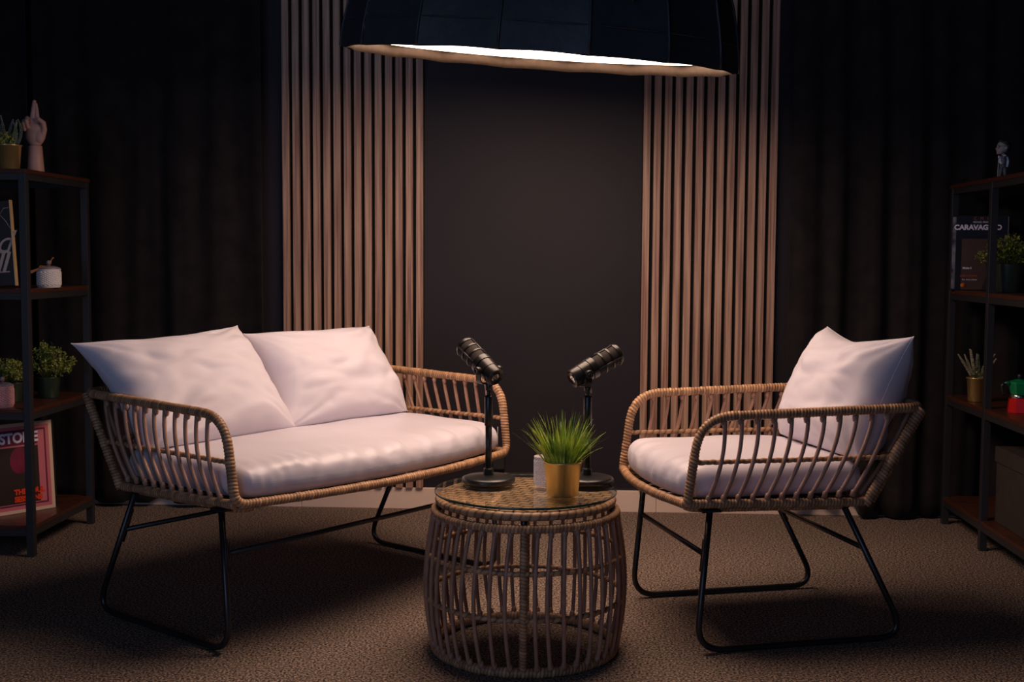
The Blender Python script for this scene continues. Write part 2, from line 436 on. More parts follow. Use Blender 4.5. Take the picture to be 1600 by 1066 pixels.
# ------------------------------------------------------------ rattan seats
def make_seat(name, label, cat, loc, rot, hw, bow, n_side, n_back, group=None):
    root = thing(name, label, cat, (loc[0], loc[1], 0), rot, group)
    def bowed(y): return -.078-bow*(1-(y/hw)**2)
    zt = .603
    # main rail: front rail, both arms and the back in one closed run
    fr = [(bowed(hw*t), hw*t, .384) for t in [-.86+.1*i*1.72/2 for i in range(0, 21)]]
    path = fillet([(-.078, -hw, .384)], 0)
    pts = fr[:]
    loop = []
    corner1 = [(-.082, hw, .384), (-.052, hw+.004, zt), (.562, hw+.010, .616), (.562, -hw-.010, .616), (-.052, -hw-.004, zt), (-.082, -hw, .384)]
    full = [Vector(p) for p in fr] + [Vector(p) for p in corner1]
    rad = [0]*len(fr) + [.062, .085, .06, .06, .085, .062]
    mb = MB(); rail(mb, fillet(full, rad, True), .0118, True); mb.build('arm_and_front_rail', 'rattan', root)
    mb = MB(); rail(mb, fillet([(-.078, hw, .386), (.412, hw, .372), (.412, -hw, .372), (-.078, -hw, .386)], [0, .03, .03, 0]), .0112); mb.build('base_rail', 'rattan', root)
    hi = hw-.03
    mb = MB(); rail(mb, fillet([(-.06, hi, .366), (.385, hi, .358), (.385, -hi, .358), (-.06, -hi, .366)], [.04]*4, True), .009); mb.build('seat_frame_rail', 'rattan', root)
    for s in (-1, 1):
        mb = MB(); rail(mb, [(.405, s*hw, .365), (.553, s*(hw+.008), .612)], .0115)
        rail(mb, [(.43, s*(hw-.012), .372), (.566, s*(hw-.006), .605)], .009)
        mb.build('back_strut', 'rattan', root)
    # mid rail with knots
    mp = fillet([(-.066, hw+.002, .490), (.488, hw+.002, .487), (.488, -hw-.002, .487), (-.066, -hw-.002, .490)], [0, .03, .03, 0])
    mb = MB(); rail(mb, mp, .0062, pitch=.0195, amp=.34, step=.002); mb.build('middle_rail', 'rattan', root)
    def spin(b, t, out, pw=1.0):
        P = []
        for i in range(13):
            q = i/12; p = Vector(b).lerp(Vector(t), q)
            if abs(out[1]) > .5: p.x = b[0]+(t[0]-b[0])*(1-(1-q)**pw)
            e = math.sin(PI*q)
            p += Vector(out)*(.010*e)
            P.append(p)
        return P
    for s in (-1, 1):
        for i in range(n_side):
            u = i/(n_side-1)
            b = (-.030+.395*u, s*hw, .388); t = (.012+.450*u, s*(hw+.006), .600)
            mb = MB(); P = spin(b, t, (0, s, 0), 2.1-.9*u); mb.tube(P, .0054, 8)
            for q in (0, len(P)-1):
                mb.ball(P[q]+(P[1]-P[0]).normalized()*(.010 if q == 0 else -.010), (.0078, .0078, .011), 8)
            mb.build('spindle', 'cane', root)
    for i in range(n_back):
        y = -hw+.05+(2*hw-.10)*i/(n_back-1)
        P = spin((.415, y, .378), (.558, y, .606), (.8, 0, -.4)); MB().tube(P, .0054, 8).build('spindle', 'cane', root)
    # webbing under the cushion
    mb = MB()
    k = int(hw*2/.06)
    for i in range(k):
        y = -hw+.04+(2*hw-.08)*i/(k-1); mb.box((.16, y, .376), (.47, .03, .004))
    for i in range(6):
        mb.box((-.02+.07*i, 0, .373), (.03, 2*hw-.03, .003))
    mb.build('seat_webbing', 'blackplastic', root, smooth=False)
    # sled legs
    li = hw-.004
    for s in (-1, 1):
        P = fillet([(-.018, s*(li-.004), .366), (-.050, s*(li), .0095), (.535, s*li, .0095), (.352, s*(li-.004), .358)], [0, .075, .085, 0], n=10)
        P = [P[0]] + P[1:]
        leg = MB().tube(P, .0082, 12).build('sled_leg', 'blackmetal', root)
        for x in (.03, .40):
            MB().lathe([(.007, 0), (.007, .004), (.004, .006)], 10, (x, s*li, -.0005)).build('foot_glide', 'blackplastic', leg)
        for a, b in (((-.031, .29), (-.038, .21)), ((.376, .31), (.424, .215))):
            MB().tube([(a[0]+.004, s*(li-.012), a[1]), (b[0]+.004, s*(li-.012), b[1])], .0065, 8).build('bracket', 'blackmetal', leg)
        MB().box((-.018, s*(li-.004), .366), (.05, .03, .006)).build('mount_plate', 'blackmetal', leg, smooth=False)
    for x, z in ((-.026, .252), (.408, .250)):
        MB().tube([(x, -li+.008, z), (x, li-.008, z)], .0068, 10).build('stretcher', 'blackmetal', root)
    return root
CH = (.31, 3.207); CHA = math.radians(15.55); CHW = .255
SO = (-.566, 3.323); SOA = math.radians(143.93); SOW = .53
make_seat('armchair', 'natural rattan armchair with black sled legs, in front of the right slats', 'armchair', CH, CHA, CHW, .035, 11, 9)
make_seat('sofa', 'wide natural rattan two-seat sofa with black sled legs, left of the table', 'sofa', SO, SOA, SOW, .070, 11, 21)

def seat_cushion(label, loc, rot, hw, bow, z0=.381, T=.101):
    h = hw-.016; nx, ny = 56, int(60*hw/.25); v = []; f = []
    def edge(q, p=2.6): return (1-abs(q)**p)
    for side in (1, -1):
        for j in range(ny+1):
            b = -1+2*j/ny
            for i in range(nx+1):
                a = -1+2*i/nx
                # remap so that vertices crowd near the border
                aa = math.sin(a*PI/2); bb_ = math.sin(b*PI/2)
                y = h*bb_
                xf = -.076-bow*(1-bb_**2); xb = .418
                x = xf+(xb-xf)*(aa+1)/2
                # round plan corners
                k = max(0, abs(aa)-.86)/.14*max(0, abs(bb_)-(1-.14*.25/h))/(.14*.25/h)
                x -= math.copysign(.012*k, aa); y -= math.copysign(.012*k, bb_)
                e = (1-abs(aa)**11)**.42*(1-abs(bb_)**(11*h/.25))**.42
                z = z0+T/2
                if side > 0:
                    z += T*.50*e + .010*(1-aa*aa)*(1-bb_**4)*.8
                    rip = noise.noise(Vector((y*34, x*4, 1.7)))*.0095*math.exp(-((aa+.93)/.20)**2)
                    rip += noise.noise(Vector((x*7, y*7, 9)))*.004
                    z += rip*min(1, e*2)
                    if aa < -.8: z -= .004*(1-e)
                else:
                    z -= T*.46*e
                if abs(aa) > .97 and aa < 0: x += noise.noise(Vector((y*45, z*18, 4)))*.004
                v.append((x, y, z))
    n = (nx+1)*(ny+1)
    for j in range(ny):
        for i in range(nx):
            a = j*(nx+1)+i
            f.append((a, a+1, a+nx+2, a+nx+1)); f.append((n+a, n+a+nx+1, n+a+nx+2, n+a+1))
    mb = MB(); mb.add(v, f); o = mb.build('seat_cushion', 'fabseat', loc=(loc[0], loc[1], 0), rot=(0, 0, rot))
    import bmesh
    bm = bmesh.new(); bm.from_mesh(o.data); bmesh.ops.remove_doubles(bm, verts=bm.verts, dist=.0004); bmesh.ops.recalc_face_normals(bm, faces=bm.faces); bm.to_mesh(o.data); bm.free()
    tag(o, label, 'cushion')
    # side seams at the front corners
    for s in (-1, 1):
        P = [(-.055, s*(h+.0012), z0+.02+.062*i/6) for i in range(7)]
        MB().tube(P, .0009, 5).build('seam', 'fabseat', o)
    return o
seat_cushion('pale pinkish-white seat cushion filling the armchair', CH, CHA, CHW, .035)
seat_cushion('long pale pinkish-white seat cushion filling the two-seat sofa', SO, SOA, SOW, .070)

def pillow(label, loc, rot, yc, w, h, T, xb, lean, roll=0, yawl=0, seed=1, dip=.0, zb=.474, ears=(1, 1, 1, 1), taper=0, shear=0):
    n = 64; v = []; f = []
    Rm = Matrix.Rotation(yawl, 3, 'Z') @ Matrix.Rotation(lean, 3, 'Y') @ Matrix.Rotation(roll, 3, 'X')
    base = Vector((xb, yc, zb))
    for side in (1, -1):
        for j in range(n+1):
            for i in range(n+1):
                a = math.sin((-1+2*i/n)*PI/2); b = math.sin((-1+2*j/n)*PI/2)
                # border bows inward between corners so corners stand out as ears
                cx = .045*(1-b*b); cz = (.050 if b > 0 else .012)*(1-a*a)
                y = w/2*a*(1-cx); z = h/2*b*(1-cz)
                y = y*(1+taper*max(0, b)**3)+shear*max(0, b)**1.5
                ci = (0 if b < 0 else 2)+(0 if a < 0 else 1)
                kk = (abs(a)*abs(b))**7
                y *= 1+.03*kk*ears[ci]; z *= 1+(.04 if b > 0 else -.02)*kk*ears[ci]
                if b > 0: z -= dip*(1-a*a)**2*b
                e = ((1-abs(a)**3.4)*(1-abs(b)**3.4))**.5
                th = T/2*e*(1.08 if b < .2 else 1.08-.10*(b-.2))
                # creases radiating from the corners and soft folds
                q = 0
                for (sa, sb) in ((-1, -1), (1, -1), (-1, 1), (1, 1)):
                    da, db = a-sa, b-sb; d = math.hypot(da, db)+1e-5; ang = math.atan2(db, da)
                    q += noise.noise(Vector((ang*4.5+seed*3.1, sa*2+seed, sb*3)))*math.exp(-d*1.8)*min(1, d*5)*.026
                q += noise.noise(Vector((a*1.7+seed, b*2.2, seed*1.3+side)))*.018
                q += (abs(noise.noise(Vector((a*2.3+b*1.2+seed, b*3.1-a, seed))))-.2)*.014
                x = side*(-th) - side*q*min(1, e*1.1)
                v.append(Rm @ Vector((x, y, z+h/2)) + base)
    m = (n+1)**2
    for j in range(n):
        for i in range(n):
            a = j*(n+1)+i
            f.append((a, a+n+1, a+n+2, a+1)); f.append((m+a, m+a+1, m+a+n+2, m+a+n+1))
    # settle onto the cushion
    v = [(p[0], p[1], max(p[2], .487+.15*(p[2]-.487) if p[2] > .47 else .4845)) for p in v]
    mb = MB(); mb.add(v, f); o = mb.build('back_cushion', 'fabric', loc=(loc[0], loc[1], 0), rot=(0, 0, rot))
    import bmesh
    bm = bmesh.new(); bm.from_mesh(o.data); bmesh.ops.remove_doubles(bm, verts=bm.verts, dist=.0004); bmesh.ops.recalc_face_normals(bm, faces=bm.faces); bm.to_mesh(o.data); bm.free()
    tag(o, label, 'cushion')
    # piping along the border
    bd = []
    for (i0, j0, i1, j1) in ((0, 0, n, 0), (n, 0, n, n), (n, n, 0, n), (0, n, 0, 0)):
        for k in range(n):
            i = i0+(i1-i0)*k//n; j = j0+(j1-j0)*k//n; bd.append(v[j*(n+1)+i])
    MB().tube(bd, .0010, 6, True).build('piping', 'fabric', o)
    return o
LEAN = math.radians(33)
pillow('left pale back pillow leaning in the two-seat sofa, nearer its near arm', SO, SOA, .272, .515, .372, .18, .285, math.radians(39), taper=.07, shear=.025, roll=math.radians(-3), seed=2, ears=(1, 1, 1.3, 1.3), dip=.010)
pillow('second pale back pillow on the two-seat sofa, overlapped by its neighbour', SO, SOA, -.221, .515, .332, .185, .305, LEAN, seed=6, ears=(1, 1, 1.3, 1))
pillow('pale back pillow with two pointed top corners leaning in the armchair', CH, CHA, -.030, .445, .345, .195, .382, math.radians(24), seed=14, dip=.022, ears=(1, 1, 1.5, 1.2))

# ------------------------------------------------------------ coffee table
TX, TY = -.104, 2.985
def table():
    root = thing('coffee_table', 'round barrel-shaped wicker coffee table with glass top in the middle', 'table', (TX, TY, 0))
    def circ(r, z, n=180): return [(r*math.cos(2*PI*k/n), r*math.sin(2*PI*k/n), z) for k in range(n)]
    def rad(z):
        t = z/.365; return .228+.022*math.sin(PI*min(1, max(0, t))**.95)
    mb = MB(); rail(mb, circ(.229, .0125), .0115, True); mb.build('bottom_ring', 'rattan', root)
    mb = MB(); rail(mb, circ(.229, .358), .0105, True); mb.build('upper_ring', 'rattan', root)
    for z in (.145, .255):
        mb = MB(); rail(mb, circ(rad(z), z), .0062, True, pitch=.019, amp=.30); mb.build('middle_ring', 'rattan', root)
    mb = MB(); rail(mb, circ(.219, .386), .0105, True, pitch=.022, amp=.10); mb.build('top_rim', 'rattan', root)
    posts = 4
    per = 11
    for k in range(posts):
        a = -PI/2+.02+k*PI/2
        P = [(rad(z)*math.cos(a), rad(z)*math.sin(a), z) for z in [.012+.348*i/20 for i in range(21)]]
        mb = MB(); rail(mb, P, .0090, pitch=.0085); mb.build('wrapped_post', 'rattan', root)
        MB().tube([(.22*math.cos(a), .22*math.sin(a), .355), (.214*math.cos(a), .214*math.sin(a), .385)], .008, 8).build('top_support', 'blackmetal', root)
        for i in range(1, per):
            b = a+PI/2*i/per+random.uniform(-.012, .012); tw = random.uniform(-.02, .02)+.04*math.sin(b*1.0)
            P = []
            for q in range(17):
                z = .014+.342*q/16; r = rad(z)+.004; c = b+tw*math.sin(PI*q/16*1.0)
                P.append((r*math.cos(c), r*math.sin(c), z))
            mb = MB().tube(P, .0052, 8)
            mb.ball((P[0][0], P[0][1], .026), (.008, .008, .012), 8); mb.ball((P[-1][0], P[-1][1], .346), (.008, .008, .011), 8)
            mb.build('spindle', 'cane', root)
    MB().lathe([(.0001, .389), (.216, .389), (.216, .399), (.0001, .399)], 64).build('woven_panel', 'weave', root, smooth=False)
    g = MB().lathe([(.0001, .4035), (.2295, .4035)], 96, cap=False)
    g.lathe([(.2295, .4095), (.0001, .4095)], 96, cap=False); g.build('glass_top', 'glass', root, smooth=False)
    tag(MB().lathe([(.2295, .4035), (.2310, .405), (.2310, .408), (.2295, .4095)], 96, cap=False).build('glass_rim', 'glassedge', root), 'dark green edge of the glass')
    for k in range(4):
        a = PI/4+k*PI/2; MB().lathe([(.006, .398), (.006, .4036)], 12, (.19*math.cos(a), .19*math.sin(a), 0)).build('glass_pad', 'clear', root)
table()
GT = .4097

def microphone(label, base, piv, d):
    root = thing('microphone', label, 'microphone', (base[0], base[1], GT), group='microphones on the coffee table')
    MB().lathe([(.066, 0), (.0695, .002), (.0700, .009), (.068, .0135), (.060, .0165), (.030, .020), (.0001, .021)], 64).build('stand_base', 'blackmetal', root)
    MB().lathe([(.012, .018), (.0135, .021), (.0135, .036), (.011, .039)], 8).build('base_collar', 'blackplastic', root, smooth=False)
    MB().lathe([(.0085, .03), (.0085, .155)], 20).build('lower_pole', 'blackmetal', root)
    MB().lathe([(.0085, .148), (.0112, .151), (.0112, .224), (.009, .228)], 24).build('pole_clutch', 'blackmetal', root)
    pz = piv[2]-GT
    MB().lathe([(.0062, .22), (.0062, pz-.045)], 20).build('upper_pole', 'blackmetal', root)
    MB().lathe([(.010, pz-.052), (.010, pz-.036), (.0075, pz-.033)], 20).build('pole_nut', 'blackmetal', root)
    P = Vector((piv[0]-base[0], piv[1]-base[1], pz)); d = Vector(d).normalized()
    ax = d.cross(Vector((0, 0, 1))).normalized()
    # yoke
    R = .0325; path = []
    for s, arr in ((1, (0, 1)),):
        path = [P+ax*R*1.0, P+ax*R+Vector((0, 0, -.034)), P-ax*R+Vector((0, 0, -.034)), P-ax*R]
    path = fillet(path, [0, .016, .016, 0], n=6)
    fw = ax.cross(Vector((0, 0, 1))).normalized(); mb = MB(); v = []; f = []
    pr = resample(path, .004)
    for i, p in enumerate(pr):
        t = (pr[min(i+1, len(pr)-1)]-pr[max(i-1, 0)]).normalized(); nn = t.cross(fw).normalized()
        for a, b in ((-1, -1), (1, -1), (1, 1), (-1, 1)): v.append(p+fw*a*.0095+nn*b*.0016)
    for i in range(len(pr)-1):
        for k in range(4): f.append((i*4+k, i*4+(k+1) % 4, (i+1)*4+(k+1) % 4, (i+1)*4+k))
    f += [(3, 2, 1, 0), tuple((len(pr)-1)*4+k for k in range(4))]
    mb.add(v, f); yoke = mb.build('yoke', 'mic', root, smooth=False, bevel=.0006)
    zq = ax.to_track_quat('Z', 'Y').to_matrix()
    for s in (1, -1):
        m2 = (ax*s).to_track_quat('Z', 'Y').to_matrix()
        MB().lathe([(.0095, -.004), (.0105, -.003), (.0105, .007), (.0092, .009), (.004, .009), (.0035, .007), (.0001, .007)], 24, P+ax*s*R, m=m2).build('yoke_knob', 'mic', root)
    mq = d.to_track_quat('Z', 'Y').to_matrix()
    def L(prof, name, mt, par=root, n=40, **kw): return sharp(MB().lathe(prof, n, P, m=mq).build(name, mt, par, **kw), 30)
    body = L([(.0001, -.032), (.017, -.032), (.0185, -.0335), (.0235, -.036), (.0250, -.033), (.0255, -.010), (.0245, -.0095), (.0245, -.0085), (.0262, -.008),
              (.0272, .014), (.0272, .016), (.0262, .0165), (.0262, .018), (.0285, .0185), (.0290, .034), (.0265, .036), (.0265, .105), (.0280, .107), (.0265, .1135), (.020, .1175), (.0001, .119)], 'body', 'mic')
    L([(.0262, .034), (.0276, .036), (.0279, .070), (.0276, .106), (.0262, .108)], 'grille', 'grille')
    for z in (.0575, .0815, .1045):
        L([(.0276, z-.0030), (.0296, z-.0022), (.0298, z), (.0296, z+.0022), (.0276, z+.0030)], 'grille_band', 'mic')
    for k in range(4):
        a = k*PI/2+.15
        q = [P+mq @ Vector((.0285*math.cos(a), .0285*math.sin(a), z)) for z in (.034, .070, .105)]
        MB().tube(q, .0023, 6).build('grille_rib', 'mic', root)
    # connector socket and switches on the rear face
    L([(.0085, -.0328), (.0105, -.0345), (.0105, -.0318)], 'socket_ring', 'steel', body, 20)
    for a in (0, 2.1, 4.2):
        c = P+mq @ Vector((.0045*math.cos(a), .0045*math.sin(a), -.033))
        MB().lathe([(.0012, -.001), (.0012, .001)], 8, c, m=mq).build('socket_pin', 'steel', body)
    return root
microphone('black microphone on desk stand, tilted up to the left towards the sofa', (-.204, 3.065), (-.206, 3.065, .704), (-.59, .64, .50))
microphone('black microphone on desk stand, tilted up to the right behind the grass pot', (.053, 3.085), (.040, 3.085, .697), (.79, .40, .42))

def gold_pot(root, r0, r1, h):
    pot = MB().lathe([(.0001, 0), (r0-.003, 0), (r0, .003), (r1-.001, h-.004), (r1+.0018, h-.003), (r1+.002, h), (r1-.001, h+.0005), (r1-.003, h-.002), (r1-.004, h-.014), (.0001, h-.014)], 48).build('pot', 'gold', root)
    MB().lathe([(.0001, h-.016), (r1-.004, h-.016), (r1-.004, h-.011), (.0001, h-.008)], 24).build('soil', 'soil', root)
    return pot
def blade(mb, b, d, L, w, curve, n=7):
    b = Vector(b); d = Vector(d).normalized(); side = d.cross(Vector((0, 0, 1)))
    side = side.normalized() if side.length > .01 else Vector((1, 0, 0))
    side = (Matrix.Rotation(random.uniform(-.8, .8), 3, d) @ side)
    out = Vector((d.x, d.y, 0)); v = []; p = b.copy(); dd = d.copy()
    for i in range(n+1):
        t = i/n; ww = w*(1-t**1.6)+.0002
        nr = side.cross(dd).normalized()*ww*.35
        v += [p-side*ww, p+nr, p+side*ww]
        dd = (dd+(out*1.0+Vector((0, 0, -.35)))*curve/n).normalized(); p = p+dd*L/n
    f = []
    for i in range(n):
        a = i*3; f += [(a, a+1, a+4, a+3), (a+1, a+2, a+5, a+4)]
    mb.add(v, f)
g = thing('potted_grass', 'bright green grass plant in a shiny gold pot on the glass table', 'plant', (-.010, 2.915, GT))
gold_pot(g, .0385, .0475, .086)
mb = MB()
for i in range(230):
    a = random.uniform(0, 2*PI); r = .040*math.sqrt(random.random()); tilt = r/.040*random.uniform(.15, .95)+random.uniform(0, .12)
    blade(mb, (r*math.cos(a), r*math.sin(a), .076), (math.cos(a)*tilt, math.sin(a)*tilt, 1), random.uniform(.085, .150)*(1.05-.25*r/.04), random.uniform(.0019, .0032), random.uniform(.0, .9))
mb.build('grass_blades', 'grass', g)

def diamond_jar(root, r, h, m, n=20, rows=8):
    # faceted diamond relief: alternate raised points
    v = []; f = []; N2 = n*2; rows2 = rows*2
    for j in range(rows2+1):
        z = .006+(h-.012)*j/rows2
        for i in range(N2):
            a = 2*PI*i/N2; rr = r*(1.0 if (i+j) % 2 == 0 and 0 < j < rows2 else .93)
            v.append((rr*math.cos(a), rr*math.sin(a), z))
    for j in range(rows2):
        for i in range(N2):
            a, b, c, d = j*N2+i, j*N2+(i+1) % N2, (j+1)*N2+(i+1) % N2, (j+1)*N2+i
            if (i+j) % 2 == 0: f += [(a, b, c), (a, c, d)]
            else: f += [(a, b, d), (b, c, d)]
    mb = MB(); mb.add(v, f)
    mb.lathe([(.0001, 0), (r*.90, 0), (r*.96, .006)], 32, cap=False)
    mb.lathe([(r*.955, h-.006), (r*.97, h), (r*.93, h+.001), (r*.90, h-.004), (r*.90, h*.8), (.0001, h*.8)], 32, cap=False)
    return mb.build('glass_body', m, root, smooth=False)
c = thing('glass_candle', 'small white diamond-patterned glass candle beside the grass pot', 'candle', (-.062, 3.035, GT))
diamond_jar(c, .0235, .076, 'whiteglass', 16, 9)
MB().lathe([(.0001, .060), (.022, .060), (.022, .066), (.0001, .067)], 24).build('wax', 'wax', c)

# ------------------------------------------------------------ shelves
def shelf_unit(label, posts, x0, x1, y0, y1, zs=(.105, .49, .883, 1.27)):
    # posts: (x, y) centres; boards span the rectangle
    cx, cy = (x0+x1)/2, (y0+y1)/2
    root = thing('shelf_unit', label, 'shelf', (cx, cy, 0))
    for (x, y) in posts:
        MB().box((x-cx, y-cy, .632), (.024, .024, 1.264)).build('post', 'shelfmetal', root, smooth=False, bevel=.001)
        MB().lathe([(.008, 0), (.008, .004)], 10, (x-cx, y-cy, -.0005)).build('foot', 'blackplastic', root)
    for z in zs:
        b = MB().box((0, 0, z-.007), (x1-x0-(.004 if z < 1.2 else -.004), y1-y0-(.004 if z < 1.2 else -.004), .014)).build('shelf_board', 'shelfwood', root, smooth=False, bevel=.001)
        fr = MB()
        for yy in (y0+.011, y1-.011): fr.box((0, yy-cy, z-.0245), (x1-x0-.004, .018, .021))
        for xx in (x0+.011, x1-.011): fr.box((xx-cx, 0, z-.0245), (.018, y1-y0-.004, .021))
        fr.build('shelf_frame', 'shelfmetal', b, smooth=False)
    return root
LX1, LY0, LY1 = -1.748, 3.777, 4.29
e = .013
shelf_unit('black metal shelf unit with dark wood boards at the left edge', [(LX1-e, LY0+e), (LX1-e, LY1-e), (-2.6+e, LY0+e), (-2.6+e, LY1-e)], -2.6, LX1, LY0, LY1)
RX0 = 1.413
shelf_unit('black metal shelf unit with dark wood boards at the right edge', [(RX0+e, 4.507), (RX0+e, 4.098), (RX0+e, 3.61), (1.735, 4.507), (1.735, 4.098), (1.735, 3.61)][0:2]+[(RX0+e, 3.61)]+[(1.735, 3.61), (1.735, 4.098)], RX0, 1.748, 3.597, 4.52)
S1, S2, S3, S4 = .105, .49, .883, 1.27

def ribbon_bow(root, z, r, tagdir, m='ribbon'):
    mb = MB()
    P = []
    for i in range(40):
        a = 2*PI*i/40; P.append((r*math.cos(a), r*math.sin(a), z+.002*math.sin(3*a)))
    mb.tube(P, .0022, 6, True)
    f = -r-.003
    mb.tube(fillet([(0, f, z), (-.016, f-.004, z-.008), (-.018, f-.004, z+.006), (0, f, z+.003), (.018, f-.002, z+.010), (.022, f, z+.028), (.030, f, z+.034)], .006), .0022, 6)
    mb.build('ribbon', m, root)
    t = MB(); w = .010
    a = Vector((-.004, f-.004, z+.002)); b = a+Vector((tagdir[0], -.006, tagdir[1]))
    u = Vector((tagdir[1], 0, -tagdir[0])).normalized()*w/2
    k = Vector((0, .0008, 0))
    v = [a-u*.4-k, a+u*.4-k, b+u-k, b-u-k, a-u*.4+k, a+u*.4+k, b+u+k, b-u+k]
    t.add(v, [(0, 1, 2, 3), (7, 6, 5, 4), (0, 4, 5, 1), (1, 5, 6, 2), (2, 6, 7, 3), (3, 7, 4, 0)]); t.build('gift_tag', m, root, smooth=False)
def lidded_jar(label, loc, r, h, m, td):
    root = thing('lidded_candle_jar', label, 'candle', loc)
    diamond_jar(root, r, h, m, 18, 7)
    lid = MB().lathe([(r*.95, h), (r*.97, h+.004), (r*.6, h+.010), (r*.2, h+.013), (.0001, h+.013)], 32).build('lid', 'clear', root)
    MB().ball((0, 0, h+.022), .009, 14).build('lid_knob', 'clear', lid)
    ribbon_bow(root, h+.006, r*.62, td)
    return root
lidded_jar('white diamond-patterned lidded jar with brown bow on the left second shelf', (-1.772, 3.99, S3), .0405, .062, 'whiteglass', (-.042, -.018))
lidded_jar('pink diamond-patterned lidded jar with brown bow on the left third shelf', (-1.872, 3.84, S2), .0375, .070, 'pinkglass', (-.085, .004))

def bush(name, label, loc, r, h, fr, fh, m, seed, n=1700, potm='greenpot', squash=1):
    root = thing(name, label, 'plant', loc)
    MB().lathe([(.0001, 0), (r*.80, 0), (r*.82, .003), (r, h-.003), (r*1.01, h), (r*.95, h), (r*.94, h-.008), (.0001, h-.008)], 40).build('pot', potm, root)
    rnd = random.Random(seed); mb = MB(); st = MB()
    tips = []
    for i in range(46):
        a = rnd.uniform(0, 2*PI); el = rnd.uniform(.15, 1.5); k = rnd.uniform(.72, 1.08)
        tip = Vector((fr*math.cos(a)*math.cos(el)*k, fr*math.sin(a)*math.cos(el)*k*squash, h+.005+fh*math.sin(el)*k)); b = Vector((rnd.uniform(-.3, .3)*r, rnd.uniform(-.3, .3)*r, h-.01))
        mid = b.lerp(tip, .5)+Vector((0, 0, .012)); tips.append((b, mid, tip)); st.tube([b, mid, tip], [.0016, .001, .0005], 5)
    for i in range(n):
        b, mid, tip = tips[i % 46]; t = rnd.uniform(.3, 1)**.7
        p = b*(1-t)**2+mid*2*t*(1-t)+tip*t*t + Vector((rnd.gauss(0, .0055), rnd.gauss(0, .0055), rnd.gauss(0, .0055)))
        L = rnd.uniform(.006, .012); w = L*.34
        d = (Vector((rnd.gauss(0, 1), rnd.gauss(0, 1), rnd.gauss(.5, .8)))).normalized(); s = d.orthogonal().normalized()
        s = Matrix.Rotation(rnd.uniform(0, 6), 3, d) @ s; q = d.cross(s)*w*.3
        mb.add([p, p+d*L*.5+s*w+q, p+d*L, p+d*L*.5-s*w+q], [(0, 1, 2), (0, 2, 3)])
    st.build('stems', 'leafb', root); mb.build('foliage', m, root, smooth=False)
    return root
bush('potted_bush', 'bushy green plant in dark green pot at the left third shelf end', (-1.832, 4.10, S2), .042, .075, .092, .105, 'leaf', 4, 2300)
bush('potted_bush', 'smaller green plant behind the pink jar on the left third shelf', (-1.905, 3.98, S2), .038, .068, .075, .072, 'leaf', 8, 1700)
bush('potted_bush', 'leafy green plant in dark green pot on the right second shelf', (1.505, 4.165, S3), .056, .098, .120, .092, 'leafb', 15, 3000)

def stalks(label, loc, r0, r1, h, specs, m, extra=False):
    root = thing('potted_stalks', label, 'plant', loc)
    gold_pot(root, r0, r1, h)
    for (x, dx, dy, L, bend) in specs:
        mb = MB(); P = []; b = Vector((x, 0, h-.01)); d = Vector((dx, dy, 1)).normalized()
        p = b.copy()
        for i in range(15):
            P.append(p.copy()); d = (d+Vector((bend/14, 0, -abs(bend)*.3/14))).normalized(); p = p+d*L/14
        mb.tube(P[:6], .0011, 5)
        for i in range(3, 15):
            for s in range(5):
                a = s*1.257+i*.6; dd = (P[min(i+1, 14)]-P[i-1]).normalized(); o = dd.orthogonal().normalized(); o = Matrix.Rotation(a, 3, dd) @ o
                k = .0036*(1-max(0, i-10)/6)
                q = P[i]+o*k; t = dd.to_track_quat('Z', 'Y').to_matrix(); mb.ball(q, (.0014, .0014, .0045), 6, m=t)
        mb.build('stalk', m, root)
    if extra:
        mb = MB(); rnd = random.Random(3)
        for i in range(150):
            p = Vector((rnd.gauss(0, .014), rnd.gauss(0, .014), h+rnd.uniform(-.005, .035))); d = Vector((rnd.gauss(0, .5), rnd.gauss(0, .5), 1)).normalized(); s = d.orthogonal()*.002
            mb.add([p, p+d*.005+s, p+d*.011, p+d*.005-s], [(0, 1, 2, 3)])
        mb.build('leaves', 'leafb', root, smooth=False)
    return root
stalks('gold pot of grey-green stalks beside the wooden hand, left shelf top', (-1.855, 3.885, S4), .036, .044, .085,
       [(-.01, -.45, .0, .10, -.1), (-.008, -.30, .1, .11, .0), (.0, -.15, -.1, .105, .0), (-.006, .22, 0, .095, .1), (.012, .15, .1, .085, .1), (.014, .25, -.1, .09, .0), (.02, .5, 0, .085, -.9), (.024, .8, .1, .10, -1.3), (-.02, -.75, .1, .07, .1)], 'lav', True)
stalks('gold pot of dry wheat-like stalks on the right third shelf', (1.458, 4.30, S2), .028, .0345, .086,
       [(-.012, -.50, 0, .105, -.15), (-.008, -.35, .1, .095, -.05), (-.002, -.28, -.1, .11, .1), (0, -.08, 0, .092, .1), (.004, .05, .1, .088, -.05), (.008, .30, 0, .10, .1), (.012, .42, .1, .105, .2), (.014, .55, -.1, .09, .1), (-.004, -.18, .1, .11, 0)], 'stalk', True)

